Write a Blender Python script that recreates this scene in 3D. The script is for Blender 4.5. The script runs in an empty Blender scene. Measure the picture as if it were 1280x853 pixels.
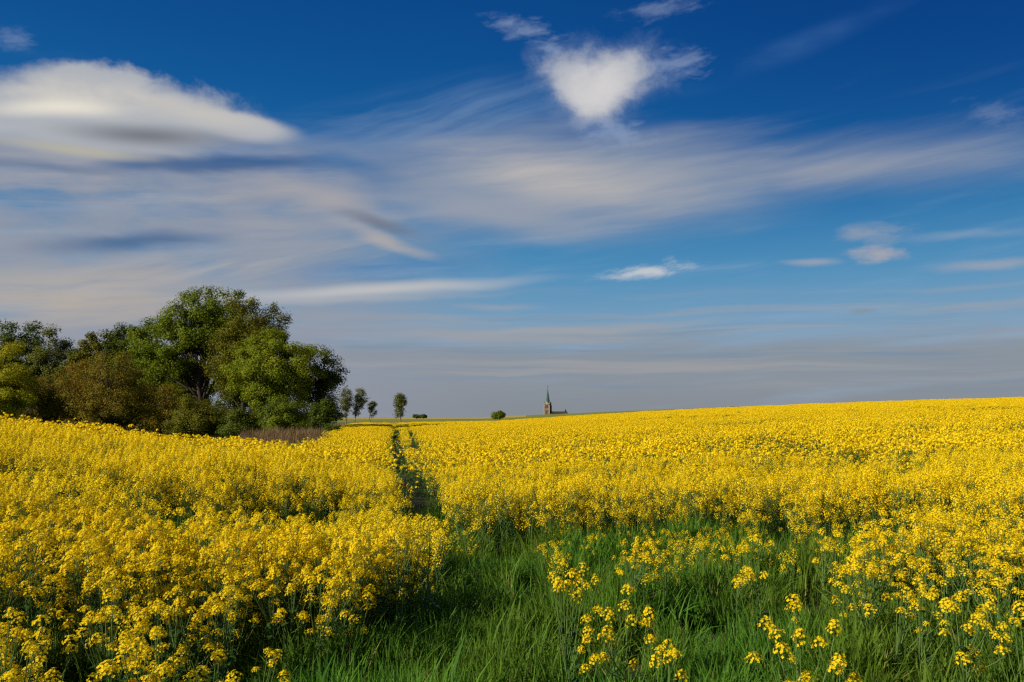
import bpy, math, random
import numpy as np
from mathutils import Vector, Matrix

R_ = math.radians
scene = bpy.context.scene
C = scene.collection

# ------------------------------------------------------------------ camera
F = 995.0            # focal length in photo pixels (1280 wide, 28 mm on 36 mm)
HZ = 521.0           # eye level in photo pixels
HC = 1.75            # eye height
PITCH = math.atan((HZ - 426.5) / F)
cam_d = bpy.data.cameras.new('camera')
cam = bpy.data.objects.new('camera', cam_d)
C.objects.link(cam)
cam_d.sensor_width = 36.0
cam_d.lens = F / 1280.0 * 36.0
cam_d.clip_start = 0.05
cam_d.clip_end = 20000
cam.location = (0, 0, HC)
cam.rotation_euler = (math.pi / 2 + PITCH, 0, 0)
scene.camera = cam

# ------------------------------------------------------------------ light and exposure
SUN_EL, SUN_AZ = 30.0, -118.0        # azimuth clockwise from the view axis (+Y)
sv = Vector((math.sin(R_(SUN_AZ)) * math.cos(R_(SUN_EL)), math.cos(R_(SUN_AZ)) * math.cos(R_(SUN_EL)), math.sin(R_(SUN_EL))))
sd = bpy.data.lights.new('sun', 'SUN')
sd.energy = 5.0
sd.angle = R_(0.53)
sd.color = (1.0, 0.91, 0.72)
so = bpy.data.objects.new('sun', sd)
so.rotation_euler = (-sv).to_track_quat('-Z', 'Y').to_euler()
so.location = (-30, -20, 30)
C.objects.link(so)

vs = scene.view_settings
vs.view_transform = 'Standard'
vs.look = 'None'
vs.gamma = 1.0
vs.exposure = 0.42
vs.use_curve_mapping = False
scene.display_settings.display_device = 'sRGB'

cy = scene.cycles
cy.max_bounces = 5
cy.diffuse_bounces = 3
cy.glossy_bounces = 1
cy.transmission_bounces = 3
cy.transparent_max_bounces = 4
cy.caustics_reflective = False
cy.caustics_refractive = False
cy.use_denoising = False
cy.filter_width = 1.35


def pix_dir(px, py):
    a, b = (px - 640) / F, (426.5 - py) / F
    c, s = math.cos(PITCH), math.sin(PITCH)
    v = Vector((a, c - b * s, s + b * c))
    return v.normalized()


def pix_ang(px, py):
    v = pix_dir(px, py)
    return math.degrees(math.atan2(v.x, v.y)), math.degrees(math.asin(v.z))


# ------------------------------------------------------------------ sky
def srgb(r, g, b):
    return tuple(((c / 255) / 12.92 if c / 255 <= 0.04045 else ((c / 255 + 0.055) / 1.055) ** 2.4) for c in (r, g, b))


BG = 0.065
w = bpy.data.worlds.new('World')
scene.world = w
w.use_nodes = True
nt = w.node_tree
nt.nodes.clear()
L = nt.links.new


def N(kind, **kw):
    n = nt.nodes.new(kind)
    for k, v in kw.items():
        setattr(n, k, v)
    return n


def put(sock, v):
    if hasattr(v, 'is_output'):
        L(v, sock)
    else:
        sock.default_value = v


def M(op, a, b=0.0, c=0.0, clamp=False):
    n = N('ShaderNodeMath', operation=op, use_clamp=clamp)
    put(n.inputs[0], a); put(n.inputs[1], b); put(n.inputs[2], c)
    return n.outputs[0]


def VM(op, a, b=(0, 0, 0)):
    n = N('ShaderNodeVectorMath', operation=op)
    put(n.inputs[0], a)
    put(n.inputs[1], b)
    return n.outputs[0]


def ramp(v, a, b, to0=0.0, to1=1.0):
    n = N('ShaderNodeMapRange', interpolation_type='SMOOTHSTEP')
    put(n.inputs[0], v)
    n.inputs[1].default_value, n.inputs[2].default_value, n.inputs[3].default_value, n.inputs[4].default_value = a, b, to0, to1
    return n.outputs[0]


def mixc(a, b, fac, mode='MIX'):
    n = N('ShaderNodeMix', data_type='RGBA', blend_type=mode)
    put(n.inputs[0], fac)
    put(n.inputs[6], a if hasattr(a, 'is_output') else (*a, 1))
    put(n.inputs[7], b if hasattr(b, 'is_output') else (*b, 1))
    return n.outputs[2]


def noise(vec, scale, detail=4.0, rough=0.5, color=False):
    n = N('ShaderNodeTexNoise')
    put(n.inputs['Vector'], vec)
    n.inputs['Scale'].default_value = scale
    n.inputs['Detail'].default_value = detail
    n.inputs['Roughness'].default_value = rough
    return n.outputs[1 if color else 0]


def mapped(vec, loc=(0, 0, 0), rot=0.0, scale=(1, 1, 1), kind='TEXTURE'):
    n = N('ShaderNodeMapping', vector_type=kind)
    put(n.inputs[0], vec)
    n.inputs[1].default_value = loc
    n.inputs[2].default_value = (0, 0, rot)
    n.inputs[3].default_value = scale
    return n.outputs[0]


tc = N('ShaderNodeTexCoord')
sep = N('ShaderNodeSeparateXYZ')
L(tc.outputs['Generated'], sep.inputs[0])
az = M('MULTIPLY', M('ARCTAN2', sep.outputs[0], sep.outputs[1]), 57.29578)
el = M('MULTIPLY', M('ARCSINE', sep.outputs[2]), 57.29578)
cmb = N('ShaderNodeCombineXYZ')
L(az, cmb.inputs[0]); L(el, cmb.inputs[1])
P = cmb.outputs[0]                                   # azimuth, elevation in degrees


def warped(scale, amp, detail=3.0, stretch=(1, 1, 1), base=None):
    base = base or P
    c = noise(mapped(base, scale=stretch, kind='POINT'), scale, detail, 0.55, True)
    d = VM('MULTIPLY', VM('SUBTRACT', c, (0.5, 0.5, 0.5)), (amp[0], amp[1], 0))
    return VM('ADD', base, d)


Wsoft = warped(0.09, (3.2, 1.1), 2.0)                # slow bends for veils
Wwisp = warped(0.40, (3.0, 0.7), 5.0, (0.5, 1.6, 1), base=Wsoft)
NF = noise(mapped(warped(0.25, (1.5, 1.2), 2.0), scale=(1.25, 1.0, 1)), 0.55, 7.0, 0.62)      # ragged cumulus texture
NF3 = noise(mapped(warped(0.6, (1.4, 0.5), 3.0), rot=R_(6), scale=(2.4, 0.8, 1)), 1.1, 6.0, 0.62)
NF2 = noise(mapped(P, loc=(31, 7, 0), scale=(2.6, 1.3, 1)), 0.45, 6.0, 0.6)
# streaky cirrus fields
ST1 = noise(mapped(Wsoft, rot=R_(7), scale=(10, 1.1, 1)), 1.0, 6.0, 0.58)
ST2 = noise(mapped(Wsoft, rot=R_(5), scale=(15, 1.6, 1)), 1.0, 6.0, 0.55)
ST3 = noise(mapped(Wsoft, rot=R_(17), scale=(12, 1.0, 1)), 1.0, 6.0, 0.58)
SOFTN = noise(mapped(Wsoft, scale=(9, 3.2, 1)), 1.0, 5.0, 0.5)

PXD = 17.37      # photo pixels per degree
EXP2 = 2.0 ** vs.exposure


def length_of(px, py, rx, ry, ang, vec):
    a, e = pix_ang(px, py)
    (a1, e1), (a2, e2) = pix_ang(px - 8, py), pix_ang(px + 8, py)
    (a3, e3), (a4, e4) = pix_ang(px, py - 8), pix_ang(px, py + 8)
    tilt, kx, ky = math.atan2(e2 - e1, a2 - a1), math.hypot(a2 - a1, e2 - e1) / 16, math.hypot(a4 - a3, e4 - e3) / 16
    q = mapped(vec, loc=(a, e, 0), rot=R_(ang) + tilt, scale=(rx * kx, ry * ky, 1))
    n = N('ShaderNodeVectorMath', operation='LENGTH')
    L(q, n.inputs[0])
    return n.outputs['Value']


def blob(px, py, rx, ry, ang, vec, inner=0.0):
    return ramp(length_of(px, py, rx, ry, ang, vec), 1.0, inner)


def lin(px, py, rx, ry, ang, vec):
    return M('MAXIMUM', M('SUBTRACT', 1.0, length_of(px, py, rx, ry, ang, vec)), -1.0)


def smax(a, b, k=0.35):
    return M('SMOOTH_MAX', a, b, k)


def ragged(f, nz, amp, lo, hi):
    return ramp(M('ADD', f, M('MULTIPLY', M('SUBTRACT', nz, 0.5), amp)), lo, hi)


def E(py):
    return pix_ang(640, py)[1]


sky = N('ShaderNodeTexSky', sky_type='NISHITA')
sky.sun_disc = False
sky.sun_elevation = R_(SUN_EL)
sky.sun_rotation = R_(SUN_AZ)
sky.altitude = 100
sky.air_density = 1.0
sky.dust_density = 0.4
sky.ozone_density = 3.0
# polarised look of the clear sky: deep blue overhead, paler towards the horizon
GR = nt.nodes.new('ShaderNodeValToRGB')
cr = GR.color_ramp
cr.interpolation = 'B_SPLINE'
stops = ((0.0, (140, 158, 178)), (5.0, (124, 158, 188)), (8.0, (94, 152, 190)), (12.5, (56, 130, 180)), (16.5, (28, 106, 166)), (21.0, (10, 88, 152)), (25.5, (4, 77, 144)), (31.9, (0, 62, 128)))
for k_, (pos, c_) in enumerate(stops):
    e = cr.elements[k_] if k_ in (0,) else (cr.elements[-1] if k_ == len(stops) - 1 else cr.elements.new(pos / 32))
    e.position = pos / 32
    e.color = (*srgb(*c_), 1)
L(M('DIVIDE', el, 32.0, clamp=True), GR.inputs[0])
deep = N('ShaderNodeVectorMath', operation='SCALE')
L(GR.outputs[0], deep.inputs[0])
deep.inputs['Scale'].default_value = 1 / BG / EXP2
col = mixc(sky.outputs[0], deep.outputs[0], M('MULTIPLY', ramp(sep.outputs[1], -0.25, 0.25), 0.96))
# darker towards the right, away from the sun's side
col = mixc(col, (0.55, 0.66, 0.82), M('MULTIPLY', ramp(az, -8, 36), ramp(el, 8, 22)), 'MULTIPLY')


def over(c, rgb, alpha, amount=1.0):
    a = M('MULTIPLY', alpha, amount, clamp=True)
    return mixc(c, tuple(v / BG / EXP2 for v in srgb(*rgb)), a)


def mul(a, b):
    return M('MULTIPLY', a, b)


# grey bank along the horizon
hb = M('ADD', el, M('MULTIPLY', M('SUBTRACT', ST2, 0.5), 4.0))
col = over(col, (150, 164, 180), ramp(hb, 10.5, 3.5), 0.38)
col = over(col, (137, 143, 150), ramp(hb, 6.4, 3.9), 0.80)
col = over(col, (132, 136, 142), ramp(el, 3.2, 0.2), 0.6)
SLAB = noise(mapped(Wsoft, scale=(24, 0.75, 1)), 1.0, 5.0, 0.55)
SLAB2 = noise(mapped(Wsoft, loc=(40, 3, 0), scale=(34, 1.1, 1)), 1.0, 5.0, 0.55)
col = over(col, (112, 140, 166), mul(ramp(SLAB, 0.50, 0.66), mul(ramp(el, 0.5, 2.5), ramp(el, 8.5, 5.0))), 0.55)
col = over(col, (162, 161, 162), mul(ramp(SLAB2, 0.47, 0.64), mul(ramp(el, 1.0, 3.0), ramp(el, 10.0, 6.0))), 0.60)
# veil over the left half
lv = mul(ramp(az, 3.0, -20.0), ramp(el, E(165), E(225)))
col = over(col, (146, 152, 166), mul(lv, ramp(SOFTN, 0.20, 0.55)), 0.90)
col = over(col, (164, 164, 170), mul(mul(lv, ramp(ST1, 0.42, 0.70)), ramp(el, E(420), E(250))), 0.60)
col = over(col, (186, 174, 160), mul(blob(70, 370, 400, 62, 0, Wsoft), ramp(ST1, 0.22, 0.62)), 0.85)
col = over(col, (170, 170, 174), mul(blob(250, 335, 430, 34, 6, Wsoft), ramp(ST3, 0.42, 0.68)), 0.80)
# blue gaps in that veil
col = over(col, (64, 100, 142), blob(165, 304, 165, 18, 3, Wwisp, 0.1), 0.75)
col = over(col, (50, 92, 142), blob(280, 208, 210, 16, 1, Wwisp, 0.2), 0.85)
col = over(col, (52, 120, 176), blob(480, 338, 170, 24, 3, Wwisp, 0.0), 0.55)
col = over(col, (48, 106, 160), blob(455, 215, 120, 24, -18, Wsoft, 0.1), 0.70)
# thin cirrus
cir = mul(ramp(ST2, 0.50, 0.80), ramp(el, 24, 9))
col = over(col, (150, 172, 198), cir, 0.38)
# ray-like veil rising to the upper right
col = over(col, (70, 110, 168), mul(blob(980, 62, 240, 24, 21, Wsoft), ramp(SOFTN, 0.3, 0.7)), 0.50)
col = over(col, (112, 144, 182), mul(blob(560, 150, 300, 62, 9, Wsoft), ramp(ST3, 0.25, 0.75)), 0.62)
# broad swath across the middle
sw = smax(lin(730, 225, 330, 84, -2, Wsoft), M('MULTIPLY', lin(1040, 208, 380, 50, 3, Wsoft), 0.58), 0.35)
sw = smax(sw, lin(620, 262, 220, 46, -7, Wsoft), 0.4)
col = over(col, (150, 158, 172), ragged(sw, ST2, 0.7, -0.12, 0.85), 0.92)
col = over(col, (184, 180, 178), mul(blob(700, 222, 230, 48, -8, Wsoft), ramp(ST2, 0.22, 0.66)), 0.95)
col = over(col, (150, 154, 168), mul(blob(980, 214, 280, 26, 2, Wsoft), ramp(ST2, 0.35, 0.7)), 0.5)
# curled cloud left of the middle
col = over(col, (170, 166, 168), blob(400, 250, 125, 34, -14, Wsoft, 0.0), 0.80)
col = over(col, (112, 118, 134), blob(468, 280, 82, 13, -14, Wsoft, 0.0), 0.75)
col = over(col, (176, 170, 168), blob(478, 303, 95, 15, -19, Wwisp, 0.0), 0.80)
# long bright streaks
col = over(col, (190, 190, 192), blob(470, 364, 290, 13, 3, Wsoft, 0.0), 0.92)
col = over(col, (170, 174, 182), blob(430, 376, 260, 8, 2, Wwisp, 0.0), 0.6)
col = over(col, (206, 206, 208), ragged(lin(806, 341, 70, 15, 8, Wwisp), NF3, 2.2, 0.05, 1.15), 0.80)
col = over(col, (150, 160, 174), blob(622, 384, 80, 7, 0, Wwisp, 0.0), 0.7)
col = over(col, (164, 162, 162), blob(720, 412, 260, 10, 3, Wwisp, 0.0), 0.70)
# small clouds at the right
col = over(col, (160, 164, 176), ragged(smax(lin(1090, 293, 66, 18, 2, Wwisp), lin(1098, 316, 46, 14, 0, Wwisp)), NF3, 1.6, 0.0, 1.15), 0.65)
col = over(col, (182, 172, 172), ragged(lin(1096, 317, 52, 14, 0, Wwisp), NF3, 1.8, 0.0, 1.2), 0.55)
col = over(col, (152, 162, 178), blob(1008, 329, 58, 7, 3, Wwisp, 0.0), 0.85)
col = over(col, (150, 162, 180), blob(1240, 330, 110, 11, 4, Wwisp, 0.0), 0.85)
col = over(col, (130, 156, 184), blob(1205, 296, 120, 9, 3, Wwisp, 0.0), 0.6)
col = over(col, (130, 140, 152), blob(1068, 388, 26, 6, 0, Wwisp, 0.0), 0.6)
col = over(col, (150, 150, 156), blob(1250, 412, 70, 5, 0, Wwisp, 0.0), 0.5)
col = over(col, (110, 132, 170), ragged(lin(1245, 144, 66, 22, -10, P), NF3, 2.4, 0.1, 1.2), 0.60)
# heart-shaped cloud
he = smax(lin(716, 97, 54, 42, -25, P), lin(772, 91, 66, 42, 6, P), 0.55)
he = smax(he, lin(744, 120, 52, 48, 0, P), 0.55)
col = over(col, (120, 140, 176), ragged(he, NF, 1.5, -0.32, 0.60), 0.55)
col = over(col, (176, 180, 190), ragged(he, NF, 1.05, 0.05, 0.75), 0.92)
col = over(col, (214, 211, 210), mul(ragged(lin(752, 110, 80, 52, 8, P), NF2, 1.3, 0.05, 0.85), ragged(he, NF, 0.6, 0.15, 0.6)), 0.85)
for q in ((650, 36, 54, 16, -8, 0.5), (690, 60, 22, 10, 0, 0.6), (822, 13, 60, 13, 6, 0.35), (20, 48, 34, 13, 0, 0.4), (770, 168, 60, 22, -8, 0.5), (846, 82, 50, 22, 8, 0.5)):
    col = over(col, (146, 164, 194), ragged(lin(q[0], q[1], q[2] * 1.1, q[3] * 1.35, q[4], P), NF3, 2.4, 0.1, 1.15), q[5])
# the big lens-shaped cloud: ragged above, smooth below
le = smax(lin(130, 146, 232, 60, -3, P), lin(285, 156, 110, 24, -9, P), 0.25)
le = smax(le, lin(112, 102, 110, 30, -3, P), 0.3)
le = smax(le, lin(8, 138, 120, 40, 5, P), 0.3)
amp_ = M('MULTIPLY', ramp(el, E(190), E(105)), 1.45)
lea = ramp(M('ADD', le, M('MULTIPLY', M('SUBTRACT', NF, 0.5), amp_)), 0.0, 0.52)
col = over(col, (176, 180, 186), lea, 0.93)
lea2 = ragged(le, NF, 0.5, 0.1, 0.4)
col = over(col, (214, 208, 198), mul(lea2, mul(blob(120, 124, 190, 40, -5, Wsoft), ramp(NF2, 0.2, 0.62))), 0.90)
col = over(col, (200, 196, 190), mul(lea2, blob(260, 144, 150, 24, -10, P)), 0.75)
col = over(col, (238, 231, 214), mul(lea2, blob(80, 138, 130, 17, -1, Wsoft)), 0.75)
col = over(col, (116, 120, 130), blob(185, 170, 150, 21, -3, P, 0.0), 0.92)
col = over(col, (182, 178, 160), blob(95, 188, 140, 11, -8, P, 0.0), 0.8)
col = over(col, (60, 92, 132), blob(40, 208, 190, 10, -7, Wwisp, 0.0), 0.35)
# below the horizon the sky colour stays like the far ground's
bgn = N('ShaderNodeBackground')
L(col, bgn.inputs[0])
bgn.inputs[1].default_value = BG
out = N('ShaderNodeOutputWorld')
L(bgn.outputs[0], out.inputs[0])
w.cycles.sampling_method = 'MANUAL'
w.cycles.sample_map_resolution = 512


# ------------------------------------------------------------------ helpers
rng = np.random.default_rng(11)
random.seed(5)


def fbm(x, y, scale, seed=0, oct=3):
    """value noise in -1..1 on ground coordinates"""
    x = np.asarray(x, float) / scale + seed * 17.31
    y = np.asarray(y, float) / scale + seed * 9.77
    tot, amp, s = 0, 1.0, 0.0
    for k in range(oct):
        xi, yi = np.floor(x), np.floor(y)
        fx, fy = x - xi, y - yi
        fx, fy = fx * fx * (3 - 2 * fx), fy * fy * (3 - 2 * fy)

        def h(a, b):
            v = np.sin(a * 127.1 + b * 311.7 + seed * 3.3 + k) * 43758.5453
            return (v - np.floor(v)) * 2 - 1
        v = (h(xi, yi) * (1 - fx) + h(xi + 1, yi) * fx) * (1 - fy) + (h(xi, yi + 1) * (1 - fx) + h(xi + 1, yi + 1) * fx) * fy
        tot = tot + v * amp
        s += amp
        amp *= 0.5
        x, y = x * 2.03, y * 2.03
    return tot / s


def sstep(a, b, x):
    t = np.clip((np.asarray(x, float) - a) / (b - a), 0, 1)
    return t * t * (3 - 2 * t)


def tag(o, label=None, cat=None, group=None, kind=None):
    if label: o['label'] = label
    if cat: o['category'] = cat
    if group: o['group'] = group
    if kind: o['kind'] = kind
    return o


def link_mesh(name, verts, faces, mats, midx=None, parent=None, smooth=False, link=True):
    me = bpy.data.meshes.new(name)
    if isinstance(faces, np.ndarray):
        k = faces.shape[1]
        nf = len(faces)
        me.vertices.add(len(verts))
        me.vertices.foreach_set('co', np.asarray(verts, np.float32).ravel())
        me.loops.add(nf * k)
        me.loops.foreach_set('vertex_index', faces.astype(np.int32).ravel())
        me.polygons.add(nf)
        me.polygons.foreach_set('loop_start', np.arange(0, nf * k, k, dtype=np.int32))
        me.polygons.foreach_set('loop_total', np.full(nf, k, dtype=np.int32))
        me.update(calc_edges=True)
    else:
        me.from_pydata([tuple(v) for v in verts], [], faces)
        me.update()
    for m in (mats if isinstance(mats, (list, tuple)) else [mats]):
        me.materials.append(m)
    if midx is not None:
        me.polygons.foreach_set('material_index', np.asarray(midx, np.int32))
    if smooth:
        me.polygons.foreach_set('use_smooth', np.ones(len(me.polygons), bool))
    me.validate()
    o = bpy.data.objects.new(name, me)
    if link:
        C.objects.link(o)
    if parent:
        o.parent = parent
    return o


def empty(name, loc, rz=0.0):
    o = bpy.data.objects.new(name, None)
    o.empty_display_size = 0.2
    C.objects.link(o)
    o.location = loc
    o.rotation_euler = (0, 0, rz)
    return o


class Quads:
    """collects quads (and tubes made of quads), with a material index each"""
    def __init__(s):
        s.v, s.f, s.m, s.n = [], [], [], 0

    def add(s, v, f, m=0):
        v = np.asarray(v, float).reshape(-1, 3)
        f = np.asarray(f, int).reshape(-1, 4)
        s.v.append(v); s.f.append(f + s.n); s.m.append(np.full(len(f), m)); s.n += len(v)

    def tube(s, pts, rad, k=5, m=0):
        pts = np.asarray(pts, float)
        n = len(pts)
        t = np.gradient(pts, axis=0)
        t /= np.linalg.norm(t, axis=1)[:, None] + 1e-9
        ref = np.array([0.31, 0.95, 0.05])
        a = np.cross(t, ref); a /= np.linalg.norm(a, axis=1)[:, None] + 1e-9
        b = np.cross(t, a)
        th = np.linspace(0, 2 * np.pi, k, endpoint=False)
        ring = a[:, None, :] * np.cos(th)[None, :, None] + b[:, None, :] * np.sin(th)[None, :, None]
        v = pts[:, None, :] + ring * np.asarray(rad, float)[:, None, None]
        i, j = np.meshgrid(np.arange(n - 1), np.arange(k), indexing='ij')
        j2 = (j + 1) % k
        f = np.stack([i * k + j, i * k + j2, (i + 1) * k + j2, (i + 1) * k + j], -1)
        s.add(v, f, m)

    def islands(s, v4, m=0):
        v4 = np.asarray(v4, float)
        n = len(v4)
        s.add(v4.reshape(-1, 3), np.arange(4 * n).reshape(n, 4), m)

    def build(s, name, mats, parent=None, smooth=False, link=True):
        return link_mesh(name, np.concatenate(s.v), np.concatenate(s.f), mats, np.concatenate(s.m), parent, smooth, link)


def unit(v):
    return v / (np.linalg.norm(v, axis=-1, keepdims=True) + 1e-9)


def leaf_quads(c, nrm, ln, wd, r=rng):
    """kite-shaped leaves: centre, normal, length, width"""
    n = len(c)
    nrm = unit(nrm)
    a = unit(np.cross(nrm, r.normal(size=(n, 3))))
    b = np.cross(nrm, a)
    ln = np.broadcast_to(ln, (n,))[:, None]
    wd = np.broadcast_to(wd, (n,))[:, None]
    return np.stack([c - a * ln * .5, c + b * wd * .5 + nrm * wd * .12, c + a * ln * .5, c - b * wd * .5 + nrm * wd * .12], 1)


# ------------------------------------------------------------------ materials
def plant_mat(name, c1, c2, trans=0.35, rough=0.55, spec=0.25, tcol=None, var=None, rare=None):
    m = bpy.data.materials.new(name)
    m.use_nodes = True
    t = m.node_tree
    t.nodes.clear()
    o = t.nodes.new('ShaderNodeOutputMaterial')
    g = t.nodes.new('ShaderNodeNewGeometry')
    mx = t.nodes.new('ShaderNodeMix'); mx.data_type = 'RGBA'
    mx.inputs[6].default_value = (*c1, 1); mx.inputs[7].default_value = (*c2, 1)
    t.links.new(g.outputs['Random Per Island'], mx.inputs[0])
    colr = mx.outputs[2]
    if var:                       # slow change of hue from place to place
        ti = t.nodes.new('ShaderNodeTexNoise')
        ti.inputs['Scale'].default_value = var[0]
        ti.inputs['Detail'].default_value = 2
        t.links.new(g.outputs['Position'], ti.inputs['Vector'])
        rp = t.nodes.new('ShaderNodeMapRange')
        rp.inputs[1].default_value, rp.inputs[2].default_value = 0.38, 0.62
        t.links.new(ti.outputs[0], rp.inputs[0])
        m2 = t.nodes.new('ShaderNodeMix'); m2.data_type = 'RGBA'; m2.blend_type = 'MIX'
        m2.inputs[7].default_value = (*var[1], 1)
        mm = t.nodes.new('ShaderNodeMath'); mm.operation = 'MULTIPLY'; mm.inputs[1].default_value = var[2]
        t.links.new(rp.outputs[0], mm.inputs[0])
        t.links.new(mm.outputs[0], m2.inputs[0])
        t.links.new(colr, m2.inputs[6])
        colr = m2.outputs[2]
    if rare:                      # a few dead, straw-coloured blades
        gt = t.nodes.new('ShaderNodeMath'); gt.operation = 'GREATER_THAN'; gt.inputs[1].default_value = .955
        t.links.new(g.outputs['Random Per Island'], gt.inputs[0])
        m3 = t.nodes.new('ShaderNodeMix'); m3.data_type = 'RGBA'
        m3.inputs[7].default_value = (*rare, 1)
        t.links.new(gt.outputs[0], m3.inputs[0])
        t.links.new(colr, m3.inputs[6])
        colr = m3.outputs[2]
    p = t.nodes.new('ShaderNodeBsdfPrincipled')
    p.inputs['Roughness'].default_value = rough
    p.inputs['Specular IOR Level'].default_value = spec
    t.links.new(colr, p.inputs['Base Color'])
    tr = t.nodes.new('ShaderNodeBsdfTranslucent')
    if tcol:
        tr.inputs[0].default_value = (*tcol, 1)
    else:
        t.links.new(colr, tr.inputs[0])
    ms = t.nodes.new('ShaderNodeMixShader')
    ms.inputs[0].default_value = trans
    t.links.new(p.outputs[0], ms.inputs[1])
    t.links.new(tr.outputs[0], ms.inputs[2])
    t.links.new(ms.outputs[0], o.inputs[0])
    return m


def solid_mat(name, c1, c2, scale=3.0, rough=0.9, detail=5, bump=0.0, metal=0.0, stretch=(1, 1, 1)):
    m = bpy.data.materials.new(name)
    m.use_nodes = True
    t = m.node_tree
    p = t.nodes['Principled BSDF']
    p.inputs['Roughness'].default_value = rough
    p.inputs['Specular IOR Level'].default_value = 0.2
    p.inputs['Metallic'].default_value = metal
    tcn = t.nodes.new('ShaderNodeNewGeometry')
    mp = t.nodes.new('ShaderNodeMapping'); mp.inputs[3].default_value = stretch
    t.links.new(tcn.outputs['Position'], mp.inputs[0])
    nz = t.nodes.new('ShaderNodeTexNoise')
    nz.inputs['Scale'].default_value = scale
    nz.inputs['Detail'].default_value = detail
    t.links.new(mp.outputs[0], nz.inputs['Vector'])
    rp = t.nodes.new('ShaderNodeMapRange')
    rp.inputs[1].default_value, rp.inputs[2].default_value = 0.35, 0.65
    t.links.new(nz.outputs[0], rp.inputs[0])
    mx = t.nodes.new('ShaderNodeMix'); mx.data_type = 'RGBA'
    mx.inputs[6].default_value = (*c1, 1); mx.inputs[7].default_value = (*c2, 1)
    t.links.new(rp.outputs[0], mx.inputs[0])
    t.links.new(mx.outputs[2], p.inputs['Base Color'])
    if bump:
        b = t.nodes.new('ShaderNodeBump'); b.inputs['Strength'].default_value = bump
        t.links.new(nz.outputs[0], b.inputs['Height'])
        t.links.new(b.outputs[0], p.inputs['Normal'])
    return m


PETAL = plant_mat('rape_petal', (0.88, 0.62, 0.006), (0.93, 0.73, 0.016), trans=0.42, rough=0.6, spec=0.1)
BUD = plant_mat('rape_bud', (0.34, 0.30, 0.02), (0.20, 0.24, 0.03), trans=0.2)
STEM = plant_mat('rape_stem', (0.075, 0.14, 0.028), (0.11, 0.18, 0.04), trans=0.1, rough=0.5)
RLEAF = plant_mat('rape_leaf', (0.030, 0.085, 0.018), (0.055, 0.125, 0.024), trans=0.3, rough=0.5)
GRASS = plant_mat('grass_blade', (0.045, 0.150, 0.016), (0.110, 0.245, 0.022), trans=0.42, rough=0.6, spec=0.12, rare=(0.34, 0.27, 0.09), var=(0.5, (0.135, 0.180, 0.016), 0.6))
REED = plant_mat('dry_reed', (0.26, 0.145, 0.075), (0.14, 0.105, 0.038), trans=0.2, rough=0.7)
SOIL = solid_mat('field_soil', (0.020, 0.026, 0.010), (0.035, 0.045, 0.016), 2.0, bump=0.4)
MEADOW = solid_mat('meadow', (0.035, 0.07, 0.018), (0.06, 0.09, 0.025), 0.6, bump=0.5)
CEREAL = solid_mat('cereal_field', (0.14, 0.155, 0.018), (0.18, 0.18, 0.022), 0.08, stretch=(1, .2, 1))
PALE = solid_mat('far_crop', (0.30, 0.24, 0.06), (0.36, 0.27, 0.07), 0.02)
BROWN = solid_mat('far_fallow', (0.10, 0.08, 0.03), (0.13, 0.10, 0.035), 0.02)


# ------------------------------------------------------------------ terrain
RIDGE, FAR = 140.0, 420.0
YP = np.array([[-200, 529], [430, 528.5], [520, 527.5], [620, 526], [690, 521.5], [760, 517], [850, 512], [950, 507.5], [1050, 503.5], [1150, 500], [1280, 496.5], [1500, 491], [2200, 480]])
FP = np.array([[-200, 522.5], [450, 522.3], [600, 521.8], [690, 517.8], [760, 514.8], [850, 511], [905, 509.6], [950, 508.5], [1280, 502], [2200, 492]])


def ground(x, y):
    x = np.asarray(x, float); y = np.asarray(y, float)
    yy = np.maximum(y, 2.0)
    px = 640 + F * np.clip(x / yy, -0.9, 1.4)
    s1 = (HZ - np.interp(px, YP[:, 0], YP[:, 1])) / F
    s2 = (HZ - np.interp(px, FP[:, 0], FP[:, 1])) / F
    zr = HC - 1.13 + RIDGE * s1
    zf = HC - 0.05 + FAR * s2
    t = np.clip(yy / RIDGE, 0, 1)
    z = zr * t ** 1.1 * sstep(0, 6, np.maximum(y, 0))
    t2 = np.clip((yy - RIDGE) / (FAR - RIDGE), 0, 1)
    z = np.where(yy > RIDGE, zr + (zf - zr) * t2, z)
    t3 = sstep(FAR, 950, yy)
    z = z * (1 - t3) + (-8.0) * t3
    # the rise on the left of the near field
    hx = np.clip(-x - 1.2, 0, 9.0)
    hump = 0.118 * (np.sqrt(hx * hx + 0.15) - 0.387) * (1 - sstep(11.5, 24, y)) * sstep(-1, 4, y)
    z = z + hump
    z = z + 0.05 * fbm(x, y, 3.0, 2, 2) * (1 - sstep(30, 60, yy)) * sstep(1, 4, np.abs(y) + np.abs(x))
    return z


rad = np.concatenate([[0.0], np.geomspace(0.6, 9000, 300)])
ang = np.concatenate([np.linspace(-42, 42, 169), np.linspace(48, 312, 45)])
ang = np.radians(ang)
RR, AA = np.meshgrid(rad, ang, indexing='ij')
GX, GY = RR * np.sin(AA), RR * np.cos(AA)
GZ = ground(GX, GY)
nr, na = GX.shape
i, j = np.meshgrid(np.arange(nr - 1), np.arange(na), indexing='ij')
j2 = (j + 1) % na
faces = np.stack([i * na + j, i * na + j2, (i + 1) * na + j2, (i + 1) * na + j], -1).reshape(-1, 4)
V = np.stack([GX, GY, GZ], -1).reshape(-1, 3)
fc = V[faces].mean(1)
mi = np.zeros(len(faces), int)
fx, fy = fc[:, 0], fc[:, 1]
edge = -1.7 - 0.185 * fy
mi[(fy > 22) & (fx < edge)] = 1
mi[(fy > RIDGE + 2)] = 2
mi[(fy > 175) & (fy < 235) & (fx < -0.10 * fy)] = 4
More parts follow.
